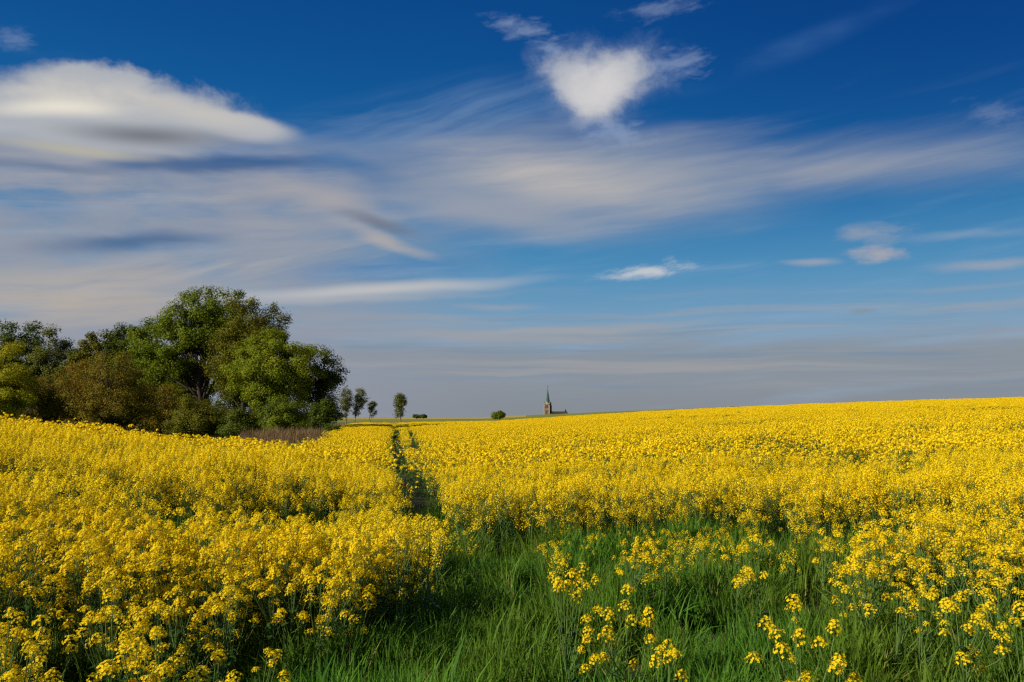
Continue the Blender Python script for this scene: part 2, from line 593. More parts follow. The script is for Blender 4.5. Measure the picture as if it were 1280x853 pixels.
mi[(fy > 330) & (fy < 470) & (fx < 0.02 * fy)] = 3
g_o = link_mesh('ground', V, faces, [SOIL, MEADOW, CEREAL, PALE, BROWN], mi, smooth=True)
tag(g_o, kind='structure')


# ------------------------------------------------------------------ rapeseed: shapes
def flower_head(q, c, lod, s=1.0, r=rng, up=None):
    """one raceme of small four-petalled flowers round its tip"""
    c = np.asarray(c, float)
    if lod == 0:
        n = int(r.integers(32, 48))
        k = np.arange(n)
        t = (k + .5) / n                                  # 0 top .. 1 bottom
        lg, wd_ = r.uniform(.6, 1.2), r.uniform(.95, 1.4)
        rad_ = (0.008 + 0.026 * np.sin(np.minimum(t * 1.7, 1.57))) * s * wd_ * r.uniform(.6, 1.3, n)
        h = (0.030 - 0.070 * lg * t ** 1.2) * s + r.normal(0, .005, n)
        th = k * 2.399 + r.uniform(0, 1.0, n)
        pos = c + np.stack([rad_ * np.cos(th), rad_ * np.sin(th), h], -1)
        nrm = unit(np.stack([np.cos(th), np.sin(th), 0.35 + 1.2 * (1 - t)], -1) + r.normal(0, .25, (n, 3)))
        a = unit(np.cross(nrm, r.normal(size=(n, 3))))
        b = np.cross(nrm, a)
        pl = 0.0090 * s
        for u_, v_ in ((a, b), (b, a), (-a, b), (-b, a)):
            tip = pos + u_ * pl + nrm * pl * .18
            q.islands(np.stack([pos - nrm * .001, pos + u_ * pl * .62 + v_ * pl * .46 + nrm * pl * .2, tip, pos + u_ * pl * .62 - v_ * pl * .46 + nrm * pl * .2], 1), 0)
        nb = 9
        th = r.uniform(0, 6.28, nb)
        bp = c + np.stack([.007 * s * np.cos(th), .007 * s * np.sin(th), r.uniform(.022, .036, nb) * s], -1)
        q.islands(leaf_quads(bp, r.normal(size=(nb, 3)), .009 * s, .0055 * s, r), 1)
        q.islands(leaf_quads(bp, r.normal(size=(nb, 3)), .009 * s, .0055 * s, r), 1)
        # stalk core and young pods
        q.tube([c + (0, 0, -.06 * s), c + (0, 0, .025 * s)], [.0022, .0012], 4, 2)
        for e in range(7):
            a0 = r.uniform(0, 6.28)
            z0 = -.03 - .05 * r.random()
            d = np.array([math.cos(a0), math.sin(a0), .55]) * .022 * s
            q.tube([c + (0, 0, z0 * s), c + (0, 0, z0 * s) + d], [.0010, .0007], 3, 2)
    elif lod == 1:
        n = int(r.integers(24, 34))
        k = np.arange(n)
        t = (k + .5) / n
        lg, wd_ = r.uniform(.8, 1.6), r.uniform(.9, 1.35)
        rad_ = (0.009 + 0.028 * np.sin(np.minimum(t * 1.7, 1.57))) * s * wd_ * r.uniform(.6, 1.3, n)
        h = (0.032 - 0.078 * lg * t) * s + r.normal(0, .006, n)
        th = k * 2.399 + r.uniform(0, 1.0, n)
        pos = c + np.stack([rad_ * np.cos(th), rad_ * np.sin(th), h], -1)
        nrm = np.stack([np.cos(th), np.sin(th), 0.35 + 1.2 * (1 - t)], -1) + r.normal(0, .35, (n, 3))
        q.islands(leaf_quads(pos, nrm, .0195 * s, .0145 * s, r), 0)
    else:
        n = 8 if lod == 2 else 4
        nrm = r.normal(size=(n, 3)); nrm[:, 2] = np.abs(nrm[:, 2]) + .15
        pos = c + unit(nrm) * .025 * s + r.normal(0, .006, (n, 3))
        l_ = .036 if lod == 2 else .042
        q.islands(leaf_quads(pos, nrm, l_ * s, l_ * .8 * s, r), 0)


def curve_pts(a, b, bend, n=5):
    a, b = np.asarray(a, float), np.asarray(b, float)
    t = np.linspace(0, 1, n)[:, None]
    mid = np.array([a[0] * .35 + b[0] * .65, a[1] * .35 + b[1] * .65, a[2] * .6 + b[2] * .4]) + bend
    return (1 - t) ** 2 * a + 2 * t * (1 - t) * mid + t * t * b


def plant_layout(r, nheads, H, spread):
    heads = [np.array([r.normal(0, .02), r.normal(0, .02), H])]
    for k in range(nheads - 1):
        a = r.uniform(0, 6.28)
        d = spread * r.uniform(.35, 1.0)
        heads.append(np.array([d * math.cos(a), d * math.sin(a), H * (1 - .5 * r.random() ** 1.4) - d * .12]))
    return heads


def stem_into(q, heads, r, k=4, m=2, rad0=.0062):
    top = heads[0]
    main = curve_pts((0, 0, -.05), top - np.array([0, 0, .05]), np.array([r.normal(0, .02), r.normal(0, .02), 0]), 7)
    q.tube(main, np.linspace(rad0, .0022, 7), k, m)
    for h in heads[1:]:
        f = r.uniform(.38, .72)
        i0 = f * 6
        a = main[int(i0)] * (1 - i0 % 1) + main[min(6, int(i0) + 1)] * (i0 % 1)
        if a[2] > h[2] - .12:
            a = main[max(1, int(i0) - 2)]
        q.tube(curve_pts(a, h - np.array([0, 0, .05]), np.zeros(3), 5), np.linspace(.0034, .0020, 5), k, m)


def leaves_into(q, r, n, H, m=3, size=.11):
    for k in range(n):
        z = H * r.uniform(.12, .80)
        a = r.uniform(0, 6.28)
        l = size * r.uniform(.6, 1.3) * (1.25 - z / H)
        d = np.array([math.cos(a), math.sin(a), 0]); s_ = np.array([-d[1], d[0], 0])
        p0 = np.array([0, 0, z]); p1 = p0 + d * l * .5 + np.array([0, 0, l * .35]); p2 = p0 + d * l + np.array([0, 0, l * .15])
        wv = l * .20
        q.add([p0 - s_ * .004, p0 + s_ * .004, p1 + s_ * wv, p1 - s_ * wv, p2 + s_ * .006, p2 - s_ * .006], [[0, 1, 2, 3], [3, 2, 4, 5]], m)


RMATS = [PETAL, BUD, STEM, RLEAF]


def proto_collection(name, builders):
    col_ = bpy.data.collections.new(name)
    for k, q in enumerate(builders):
        o = q.build('%s_%02d' % (name, k), RMATS if 'rape' in name else [GRASS], link=False)
        if name.startswith('reed'):
            o.data.materials.clear(); o.data.materials.append(REED)
        col_.objects.link(o)
    return col_


protos = []
r0 = np.random.default_rng(3)
for k in range(6):                                        # near plants
    q = Quads()
    H = 1.0
    hd = plant_layout(r0, 13, H, .18)
    stem_into(q, hd, r0)
    leaves_into(q, r0, 18, H)
    for h in hd:
        flower_head(q, h, 1, r0.uniform(.72, 1.2), r0)
    protos.append(q)
for k in range(5):                                        # plants further off
    q = Quads()
    hd = plant_layout(r0, 11, 1.0, .19)
    stem_into(q, hd, r0, 3)
    leaves_into(q, r0, 7, 1.0, size=.15)
    for h in hd:
        flower_head(q, h, 2, r0.uniform(.9, 1.3), r0)
    protos.append(q)
for k in range(5):                                        # far clumps, about a metre across
    q = Quads()
    for e in range(120):
        rr, a = .62 * math.sqrt(r0.random()), r0.uniform(0, 6.28)
        flower_head(q, (rr * math.cos(a), rr * math.sin(a), 1.0 - abs(r0.normal(0, .10))), 3, r0.uniform(.85, 1.25), r0)
    n = 60
    pos = np.stack([r0.uniform(-.6, .6, n), r0.uniform(-.6, .6, n), r0.uniform(.35, .9, n)], -1)
    q.islands(leaf_quads(pos, r0.normal(size=(n, 3)), .22, .09, r0), 3)
    protos.append(q)
rape_col = proto_collection('rape_protos', protos)
NEAR_I, MID_I, FARC_I = (0, 6), (6, 11), (11, 16)


def scatter(name, pts, rot, scl, idx, coll):
    """one object; geometry nodes put the prototypes on its points"""
    me = bpy.data.meshes.new(name)
    n = len(pts)
    me.vertices.add(n)
    me.vertices.foreach_set('co', np.asarray(pts, np.float32).ravel())
    for nm, ty, dat, key in (('rot', 'FLOAT_VECTOR', rot, 'vector'), ('scl', 'FLOAT_VECTOR', scl, 'vector'), ('idx', 'INT', idx, 'value')):
        at = me.attributes.new(nm, ty, 'POINT')
        at.data.foreach_set(key, np.asarray(dat, np.int32 if ty == 'INT' else np.float32).ravel())
    me.update()
    o = bpy.data.objects.new(name, me)
    C.objects.link(o)
    g = bpy.data.node_groups.new(name + '_scatter', 'GeometryNodeTree')
    g.interface.new_socket('Geometry', in_out='INPUT', socket_type='NodeSocketGeometry')
    g.interface.new_socket('Geometry', in_out='OUTPUT', socket_type='NodeSocketGeometry')
    gi, go = g.nodes.new('NodeGroupInput'), g.nodes.new('NodeGroupOutput')
    ci = g.nodes.new('GeometryNodeCollectionInfo')
    ci.inputs['Collection'].default_value = coll
    ci.inputs['Separate Children'].default_value = True
    ci.inputs['Reset Children'].default_value = True
    ip = g.nodes.new('GeometryNodeInstanceOnPoints')
    ip.inputs['Pick Instance'].default_value = True

    def attr(nm, ty):
        a = g.nodes.new('GeometryNodeInputNamedAttribute')
        a.data_type = ty
        a.inputs['Name'].default_value = nm
        return a.outputs['Attribute']
    g.links.new(gi.outputs[0], ip.inputs['Points'])
    g.links.new(ci.outputs[0], ip.inputs['Instance'])
    g.links.new(attr('idx', 'INT'), ip.inputs['Instance Index'])
    g.links.new(attr('rot', 'FLOAT_VECTOR'), ip.inputs['Rotation'])
    g.links.new(attr('scl', 'FLOAT_VECTOR'), ip.inputs['Scale'])
    g.links.new(ip.outputs[0], go.inputs[0])
    md = o.modifiers.new('scatter', 'NODES')
    md.node_group = g
    tag(o, kind='stuff')
    return o


# ------------------------------------------------------------------ rapeseed: where it grows
LEFT_EDGE = np.array([[520, 486], [531, 488], [550, 494], [570, 499], [590, 508], [605, 520], [625, 555], [650, 572], [675, 560], [700, 520], [720, 490], [740, 455], [765, 400], [800, 350], [830, 318], [860, 300], [1000, 240]])   # py -> px
FRONT = np.array([[430, 530], [500, 545], [515, 566], [535, 582], [560, 594], [600, 612], [650, 632], [700, 645], [760, 640], [860, 650], [960, 648], [1040, 658], [1120, 674], [1200, 692], [1280, 708], [1400, 730]])   # px -> py, dense edge
SPARSE = np.array([[510, 570], [560, 605], [600, 672], [640, 715], [700, 718], [800, 712], [900, 740], [1000, 730], [1080, 765], [1160, 810], [1280, 860], [1400, 890]])
TRK = np.array([[3, .3], [5.5, -.25], [7.1, -.57], [9.5, -1.05], [12.6, -1.65], [17, -2.4], [29, -4.25], [53, -7.8], [85, -12.2], [150, -21.4]])


def density(x, y):
    """0..1 share of plants that stand at a place; and a height factor"""
    px = 640 + F * x / y
    z = ground(x, y) + 0.9 - .24 * sstep(9, 5, y)
    py = HZ + (HC - z) * F / y
    flat_py = HZ + (HC - .9 - np.minimum(ground(x, y), .08)) * F / y
    xt = np.interp(y, TRK[:, 0], TRK[:, 1])
    left = (x < xt) | (px < np.interp(py, LEFT_EDGE[:, 0], LEFT_EDGE[:, 1]))
    bl = np.interp(py, LEFT_EDGE[:, 0], LEFT_EDGE[:, 1])
    jit = 14 * fbm(x, y, .5, 5, 2)
    dl = sstep(10, -25, px - bl + jit) * (1 - .40 * sstep(6.2, 4, y)) * (1 - .8 * sstep(.05, .4, fbm(x, y, .55, 91, 2)) * sstep(7, 5, y))
    fe = np.interp(px, FRONT[:, 0], FRONT[:, 1])
    sp = np.interp(px, SPARSE[:, 0], SPARSE[:, 1])
    pj = py + 10 * fbm(x, y, .8, 8, 2)
    dr = np.where(pj < fe, 1 - .45 * sstep(fe - 40, fe, pj), (.50 + .04 * sstep(950, 1250, px)) * np.clip((sp - pj) / (sp - fe + 1), 0, 1) ** 1.2)
    dr = np.where((pj >= fe) & (fbm(x, y, .7, 21, 2) < .0), dr * .22, dr)
    d = np.where(px < bl + 12, dl, np.where(x > xt + .1, dr, 0))
    # wheel tracks
    wl = .30 + .10 * sstep(12, 6, y)
    off = np.interp(y, [20, 26, 60, 140], [.62, .75, 1.2, 1.8])
    wob = .10 * fbm(y, y * 0, 3, 4, 2)
    t = np.abs(x - xt - wob)
    d = d * np.where(y > 8.5, sstep(.12 + .26 * (y > 58), .25 + .28 * (y > 58), t), 1)
    t = np.abs(x - xt - off + wob)
    d = d * np.where(y > 21, sstep(.22 + .18 * (y > 58), .34 + .2 * (y > 58), t), 1)
    # thin and low patches
    gap = fbm(x * .45, y, 1.7, 31, 3)
    d = d * (1 - .85 * sstep(.10, .36, gap) * sstep(5, 8, y) * (1 - sstep(50, 80, y)))
    # the end of the field
    d = d * (y < RIDGE) * np.where((y > 20) & (x < -1.7 - .185 * y + 1.6 * fbm(y, x, 4, 3, 2)), 0, 1)
    d = d * np.where((y > 16) & (y < 26) & (px < 425) & (px > 360), .35, 1)
    hf = 1 + .10 * fbm(x, y, 1.6, 12, 2) - .46 * sstep(.0, .4, gap) * (1 - .9 * sstep(50, 90, y)) * sstep(5, 8, y)
    hf = hf * (1 - .16 * sstep(6.5, 3.5, y)) * np.where(d < .45, .92, 1)
    return np.clip(d, 0, 1), hf, px, py


def sample(y0, y1, dens, u0=-.80, u1=.80, r=rng):
    n = int(dens * (u1 - u0) / 2 * (y1 * y1 - y0 * y0))
    y = np.sqrt(r.uniform(y0 * y0, y1 * y1, n))
    x = r.uniform(u0, u1, n) * y
    return x, y


bands = [(3.1, 14, 34, NEAR_I, .90), (14, 58, 19, MID_I, .97), (58, RIDGE - .5, 5.2, FARC_I, 1.0)]
PX_, PY_, PS_, PI_ = [], [], [], []
for y0, y1, dn, ii, hh in bands:
    x, y = sample(y0, y1, dn)
    d, hf, px, py = density(x, y)
    k = rng.random(len(x)) < d
    x, y, hf = x[k], y[k], hf[k]
    PX_.append(x); PY_.append(y)
    PS_.append(hh * hf * rng.uniform(.86, 1.1, len(x)))
    PI_.append(rng.integers(ii[0], ii[1], len(x)))
px_, py_, ps_, pi_ = map(np.concatenate, (PX_, PY_, PS_, PI_))
# keep the grassy gap in front of the camera free of strays
near = (np.hypot(px_, py_) < 2.5)
px_, py_, ps_, pi_ = px_[~near], py_[~near], ps_[~near], pi_[~near]

# ---- the nearest plants in the picture become objects of their own
zt = ground(px_, py_) + ps_ * .93
sx = 640 + F * px_ / py_
sy = HZ + (HC - zt) * F / py_
inview = (sx > -12) & (sx < 1292) & (sy < 862) & (pi_ < 6)
order = np.argsort(np.where(inview, py_, 1e9))
N_IND = 290
ind = order[:N_IND]
mask = np.ones(len(px_), bool); mask[ind] = False

# prototypes with parts
head_meshes = []
for k in range(8):
    q = Quads()
    flower_head(q, (0, 0, 0), 0, 1.0, r0)
    o = q.build('flower_head', [PETAL, BUD, STEM], link=False)
    head_meshes.append(o.data)


def plant_object(heads, r, loc, rz=0.0, nleaf=20, H=1.0, hscale=None):
    root = empty('rapeseed_plant', loc, rz)
    q = Quads()
    stem_into(q, heads, r, 5, 0)
    q.build('stem', [STEM], root, smooth=True)
    q = Quads()
    leaves_into(q, r, nleaf, H, 0)
    q.build('foliage', [RLEAF], root)
    for k, h in enumerate(heads):
        o = bpy.data.objects.new('flower_head', head_meshes[int(r.integers(0, 8))])
        C.objects.link(o)
        o.parent = root
        o.location = Vector(h)
        s = r.uniform(.58, 1.08) if hscale is None else hscale[k]
        o.scale = (s, s, s)
        o.rotation_euler = (r.normal(0, .25), r.normal(0, .25), r.uniform(0, 6.28))
    return root


r1 = np.random.default_rng(8)
plant_protos = []
for k in range(6):
    hd = plant_layout(r1, [14, 11, 13, 10, 14, 12][k], 1.0, .17)
    plant_protos.append(plant_object(hd, r1, (0, 0, 0)))
used = [False] * 6


def copy_tree(o):
    c = o.copy(); C.objects.link(c)
    for ch in o.children:
        d = ch.copy(); C.objects.link(d); d.parent = c
    return c


LEFT_G, RIGHT_G, SPARSE_G = ('rapeseed plants at the front of the dense left stand', 'rapeseed plants along the front edge of the right field', 'rapeseed plants scattered in the grass before the right field')
for n_, k in enumerate(ind):
    v = n_ % 6
    if used[v]:
        o = copy_tree(plant_protos[v])
    else:
        o = plant_protos[v]; used[v] = True
    x, y, s = float(px_[k]), float(py_[k]), float(ps_[k])
    o.location = (x, y, float(ground(x, y)))
    o.rotation_euler = (r1.normal(0, .05), r1.normal(0, .05), r1.uniform(0, 6.28))
    o.scale = (s ** .5 * 1.02,) * 2 + (s,)
    spx, spy = sx[k], sy[k]
    if spx < np.interp(spy, LEFT_EDGE[:, 0], LEFT_EDGE[:, 1]) + 40:
        tag(o, 'yellow flowering rapeseed plant packed in the front of the dense stand left of the grass', 'rapeseed plant', LEFT_G)
    elif spy < np.interp(spx, FRONT[:, 0], FRONT[:, 1]) + 8:
        tag(o, 'yellow flowering rapeseed plant in the thick front edge of the field behind the grass', 'rapeseed plant', RIGHT_G)
    else:
        tag(o, 'loose yellow rapeseed plant standing apart in the green grass before the right field', 'rapeseed plant', SPARSE_G)


def hero(stem_px, pts, y, label, seed):
    """a plant close to the camera: its flower heads given by the photo, spread in depth"""
    r = np.random.default_rng(seed)
    x0 = (stem_px - 640) / F * y
    base = np.array([x0, y, float(ground(x0, y))])
    heads, hs_ = [], []
    for (a, b, wpx) in pts:
        yy = y + r.uniform(-.13, .13)
        heads.append(np.array([(a - 640) / F * yy, yy, HC - (b - HZ) / F * yy]) - base)
        hs_.append(wpx / F * yy / .066)
    o = r.permutation(len(heads) - 1) + 1
    root = plant_object(heads, r, tuple(base), 0, 16, heads[0][2], hs_)
    tag(root, label, 'rapeseed plant')
    return root


Z8 = lambda l: [(700 + a / 3.37, 680 + b / 3.37, c) for a, b, c in l]
hero(768, Z8([(275, 172, 13), (265, 235, 12), (150, 255, 11), (197, 265, 13), (105, 290, 11), (287, 295, 13), (357, 262, 14), (345, 310, 12), (108, 335, 11), (188, 345, 16), (105, 372, 11), (82, 410, 9), (365, 372, 12), (140, 450, 13), (175, 437, 11), (97, 487, 11), (298, 468, 13)]), 3.7,
     'bushy rapeseed plant with many yellow heads in the grass at lower centre', 41)
hero(824, Z8([(436, 392, 14), (405, 415, 12), (385, 448, 13), (440, 435, 14), (462, 428, 12), (487, 515, 14)]), 3.55,
     'short rapeseed plant with one tight bunch of heads, right beside the bushy one', 42)
hero(981, Z8([(957, 215, 14), (955, 245, 14), (840, 303, 14), (872, 338, 15), (900, 408, 15), (975, 350, 16), (1115, 315, 15), (1055, 388, 16), (785, 445, 14), (940, 445, 8), (955, 292, 7), (1000, 525, 17), (930, 560, 16), (985, 545, 15)]), 3.6,
     'tall rapeseed plant with widely spread yellow heads in the grass at lower right', 43)
hero(1036, Z8([(1130, 455, 16), (1120, 480, 16), (1190, 530, 17), (1175, 545, 12)]), 3.45,
     'small rapeseed plant with round heads at the bottom edge, right of the tall spread plant', 44)
hero(712, [(702, 700, 11), (727, 703, 11), (716, 712, 13), (690, 714, 10), (698, 722, 13), (708, 726, 13), (722, 722, 12), (720, 735, 13), (742, 718, 10), (731, 728, 10), (694, 729, 9)], 4.6,
     'low compact rapeseed clump standing alone in the grass left of the bushy plant', 45)
hero(1262, [(1258, 752, 15), (1268, 762, 16), (1276, 772, 15), (1251, 770, 12), (1240, 788, 11), (1284, 758, 14), (1226, 785, 10)], 3.9,
     'rapeseed plant with long drooping flower heads at the right edge of the picture', 46)

keep = mask
ix = np.nonzero(keep)[0]
n = len(ix)
rot = np.stack([rng.normal(0, .06, n), rng.normal(0, .06, n), rng.uniform(0, 6.28, n)], -1)
s = ps_[ix]
sxy = np.where(pi_[ix] >= 11, rng.uniform(.85, 1.15, n), s ** .5)
crop = scatter('rapeseed_crop', np.stack([px_[ix], py_[ix], ground(px_[ix], py_[ix])], -1), rot, np.stack([sxy, sxy, s], -1), pi_[ix], rape_col)
tag(crop, 'dense yellow rapeseed in flower covering the whole field to the far ridge', 'rapeseed field')
print('rape instances', n)


# ------------------------------------------------------------------ grass
def blade(q, base, ang, h, lean, wd, r, seg=4):
    t = np.linspace(0, 1, seg + 1)
    d = np.array([math.cos(ang), math.sin(ang), 0])
    tw = ang + math.pi / 2 + r.normal(0, .5)
    sd_ = np.array([math.cos(tw), math.sin(tw), 0])
    pts = base + d * (lean * t ** 2)[:, None] * h + np.array([0, 0, 1.0]) * (h * (t - .35 * lean * t ** 3))[:, None]
    ww = wd * np.array([.8, 1, .85, .55, .06])[:seg + 1] * .5
    v = np.concatenate([pts - sd_ * ww[:, None], pts + sd_ * ww[:, None]])
    k = seg + 1
    q.add(v, [[i_, i_ + k, i_ + 1 + k, i_ + 1] for i_ in range(seg)], 0)


def tufts(nblades, spread, hmin, hmax, wd, lean, count, seed):
    r = np.random.default_rng(seed)
    res = []
    for k in range(count):
        q = Quads()
        for b in range(nblades):
            a = r.uniform(0, 6.28)
            rr = spread * math.sqrt(r.random())
            la = a if r.random() < .6 else r.uniform(0, 6.28)
            blade(q, np.array([rr * math.cos(a), rr * math.sin(a), -.02]), la, r.uniform(hmin, hmax), abs(r.normal(lean, .18)), wd * r.uniform(.7, 1.2), r)
        res.append(q)
    return res


grass_col = proto_collection('grass_protos', tufts(28, .085, .20, .47, .0135, .24, 6, 1) + tufts(18, .10, .28, .52, .017, .50, 3, 2) + tufts(26, .32, .3, .5, .022, .4, 3, 4))
gx, gy, gs, gi_ = [], [], [], []
for y0, y1, dn, ii in ((2.3, 7.5, 190, (0, 9)), (7.5, 16, 85, (0, 9)), (16, 60, 7, (9, 12))):
    x, y = sample(y0, y1, dn)
    d, hf, a, b = density(x, y)
    hgt = .92 + .42 * fbm(x, y, .60, 51, 2) + .12 * fbm(x, y, .22, 53, 1)
    thin = fbm(x, y, .62, 61, 3)
    pk = np.where(d > .5, .5, 1.0) * (1 - .95 * sstep(.04, .26, thin))
    xt_ = np.interp(y, TRK[:, 0], TRK[:, 1])
    lane = (x > xt_ - .45) & (x < xt_ + 1.6)
    pk = np.where(lane & (y > 13), .04, pk)
    k = (rng.random(len(x)) < pk)
    gx.append(x[k]); gy.append(y[k]); gs.append((hgt * np.where(d > .5, .95, 1.0))[k]); gi_.append(rng.integers(ii[0], ii[1], k.sum()))
gx, gy, gs, gi_ = map(np.concatenate, (gx, gy, gs, gi_))
n = len(gx)
lx, ly = .30 * fbm(gx, gy, .9, 71, 2) , .34 * fbm(gx, gy, .9, 72, 2) + .10
rot = np.stack([lx + rng.normal(0, .08, n), ly + rng.normal(0, .08, n), rng.uniform(0, 6.28, n)], -1)
gsc = gs * rng.uniform(.8, 1.15, n)
gr = scatter('grass', np.stack([gx, gy, ground(gx, gy)], -1), rot, np.stack([gsc, gsc, gsc], -1), gi_, grass_col)
tag(gr, 'long green cereal grass growing in the gap between the rapeseed', 'grass')
print('grass instances', n)

# dry reeds before the wood
reed_col = proto_collection('reed_protos', tufts(26, .30, .7, 1.15, .03, .25, 4, 9))
x = rng.uniform(-17.5, -10.0, 900); y = rng.uniform(46, 59, 900)
pxx = 640 + F * x / y
k = (pxx > 300 + 14 * rng.random(900)) & (pxx < 424 - 40 * rng.random(900) ** 2) & (rng.random(900) < .9)
x, y = x[k], y[k]
n = len(x)
sc = rng.uniform(.4, 1.1, n) * (.75 + .45 * sstep(46, 54, y))
rd = scatter('dry_reeds', np.stack([x, y, ground(x, y)], -1), np.stack([rng.normal(0, .1, n), rng.normal(0, .1, n), rng.uniform(0, 6.28, n)], -1), np.stack([sc] * 3, -1), rng.integers(0, 4, n), reed_col)
tag(rd, 'patch of dry reddish brown reeds at the foot of the wood', 'reeds')

# ------------------------------------------------------------------ trees
BARK = solid_mat('bark', (0.030, 0.022, 0.014), (0.06, 0.045, 0.03), 6, bump=0.5)
BIRCH = solid_mat('birch_bark', (0.25, 0.23, 0.20), (0.06, 0.05, 0.045), 3)
LM = {
    'oak': plant_mat('oak_leaf', (0.071, 0.118, 0.0077), (0.152, 0.193, 0.0108), .32, spec=0.06, var=(0.55, (0.190, 0.216, 0.0108), 0.6)),
    'dark': plant_mat('dark_leaf', (0.041, 0.071, 0.0092), (0.086, 0.114, 0.0123), .25, spec=0.06, var=(0.55, (0.107, 0.128, 0.0123), 0.6)),
    'olive': plant_mat('olive_leaf', (0.085, 0.098, 0.009), (0.150, 0.152, 0.012), .3, spec=0.06, var=(0.55, (0.17, 0.15, 0.012), 0.6)),
    'brown': plant_mat('brown_leaf', (0.135, 0.108, 0.012), (0.220, 0.172, 0.016), .3, spec=0.06, var=(0.5, (0.225, 0.165, 0.017), 0.7)),
    'rust': plant_mat('rust_leaf', (0.200, 0.130, 0.014), (0.260, 0.170, 0.018), .3, spec=0.06, var=(0.55, (0.325, 0.190, 0.0180), 0.6)),
    'fresh': plant_mat('fresh_leaf', (0.122, 0.176, 0.0108), (0.203, 0.235, 0.0139), .32, spec=0.06, var=(0.55, (0.254, 0.263, 0.0139), 0.6)),
    'willow': plant_mat('willow_leaf', (0.28, 0.28, 0.014), (0.38, 0.36, 0.018), .36, spec=0.06, var=(0.55, (0.425, 0.358, 0.0160), 0.6)),
    'cool': plant_mat('cool_leaf', (0.081, 0.104, 0.0185), (0.132, 0.143, 0.0270), .3, spec=0.06, var=(0.55, (0.165, 0.160, 0.0270), 0.6)),
    'bush': plant_mat('bush_leaf', (0.081, 0.126, 0.0092), (0.142, 0.176, 0.0123), .3, spec=0.06, var=(0.55, (0.177, 0.197, 0.0123), 0.6)),
}


def limb(q, a, b, r0_, r1_, r, sag=.12, k=5, n=7):
    a, b = np.asarray(a, float), np.asarray(b, float)
    ln = np.linalg.norm(b - a)
    t = np.linspace(0, 1, n)[:, None]
    mid = (a + b) / 2 + np.array([0, 0, ln * sag]) + r.normal(0, ln * .05, 3)
    p = (1 - t) ** 2 * a + 2 * t * (1 - t) * mid + t * t * b
    p[1:-1] += r.normal(0, ln * .018, (n - 2, 3))
    q.tube(p, np.linspace(r0_, r1_, n), k)
    return p


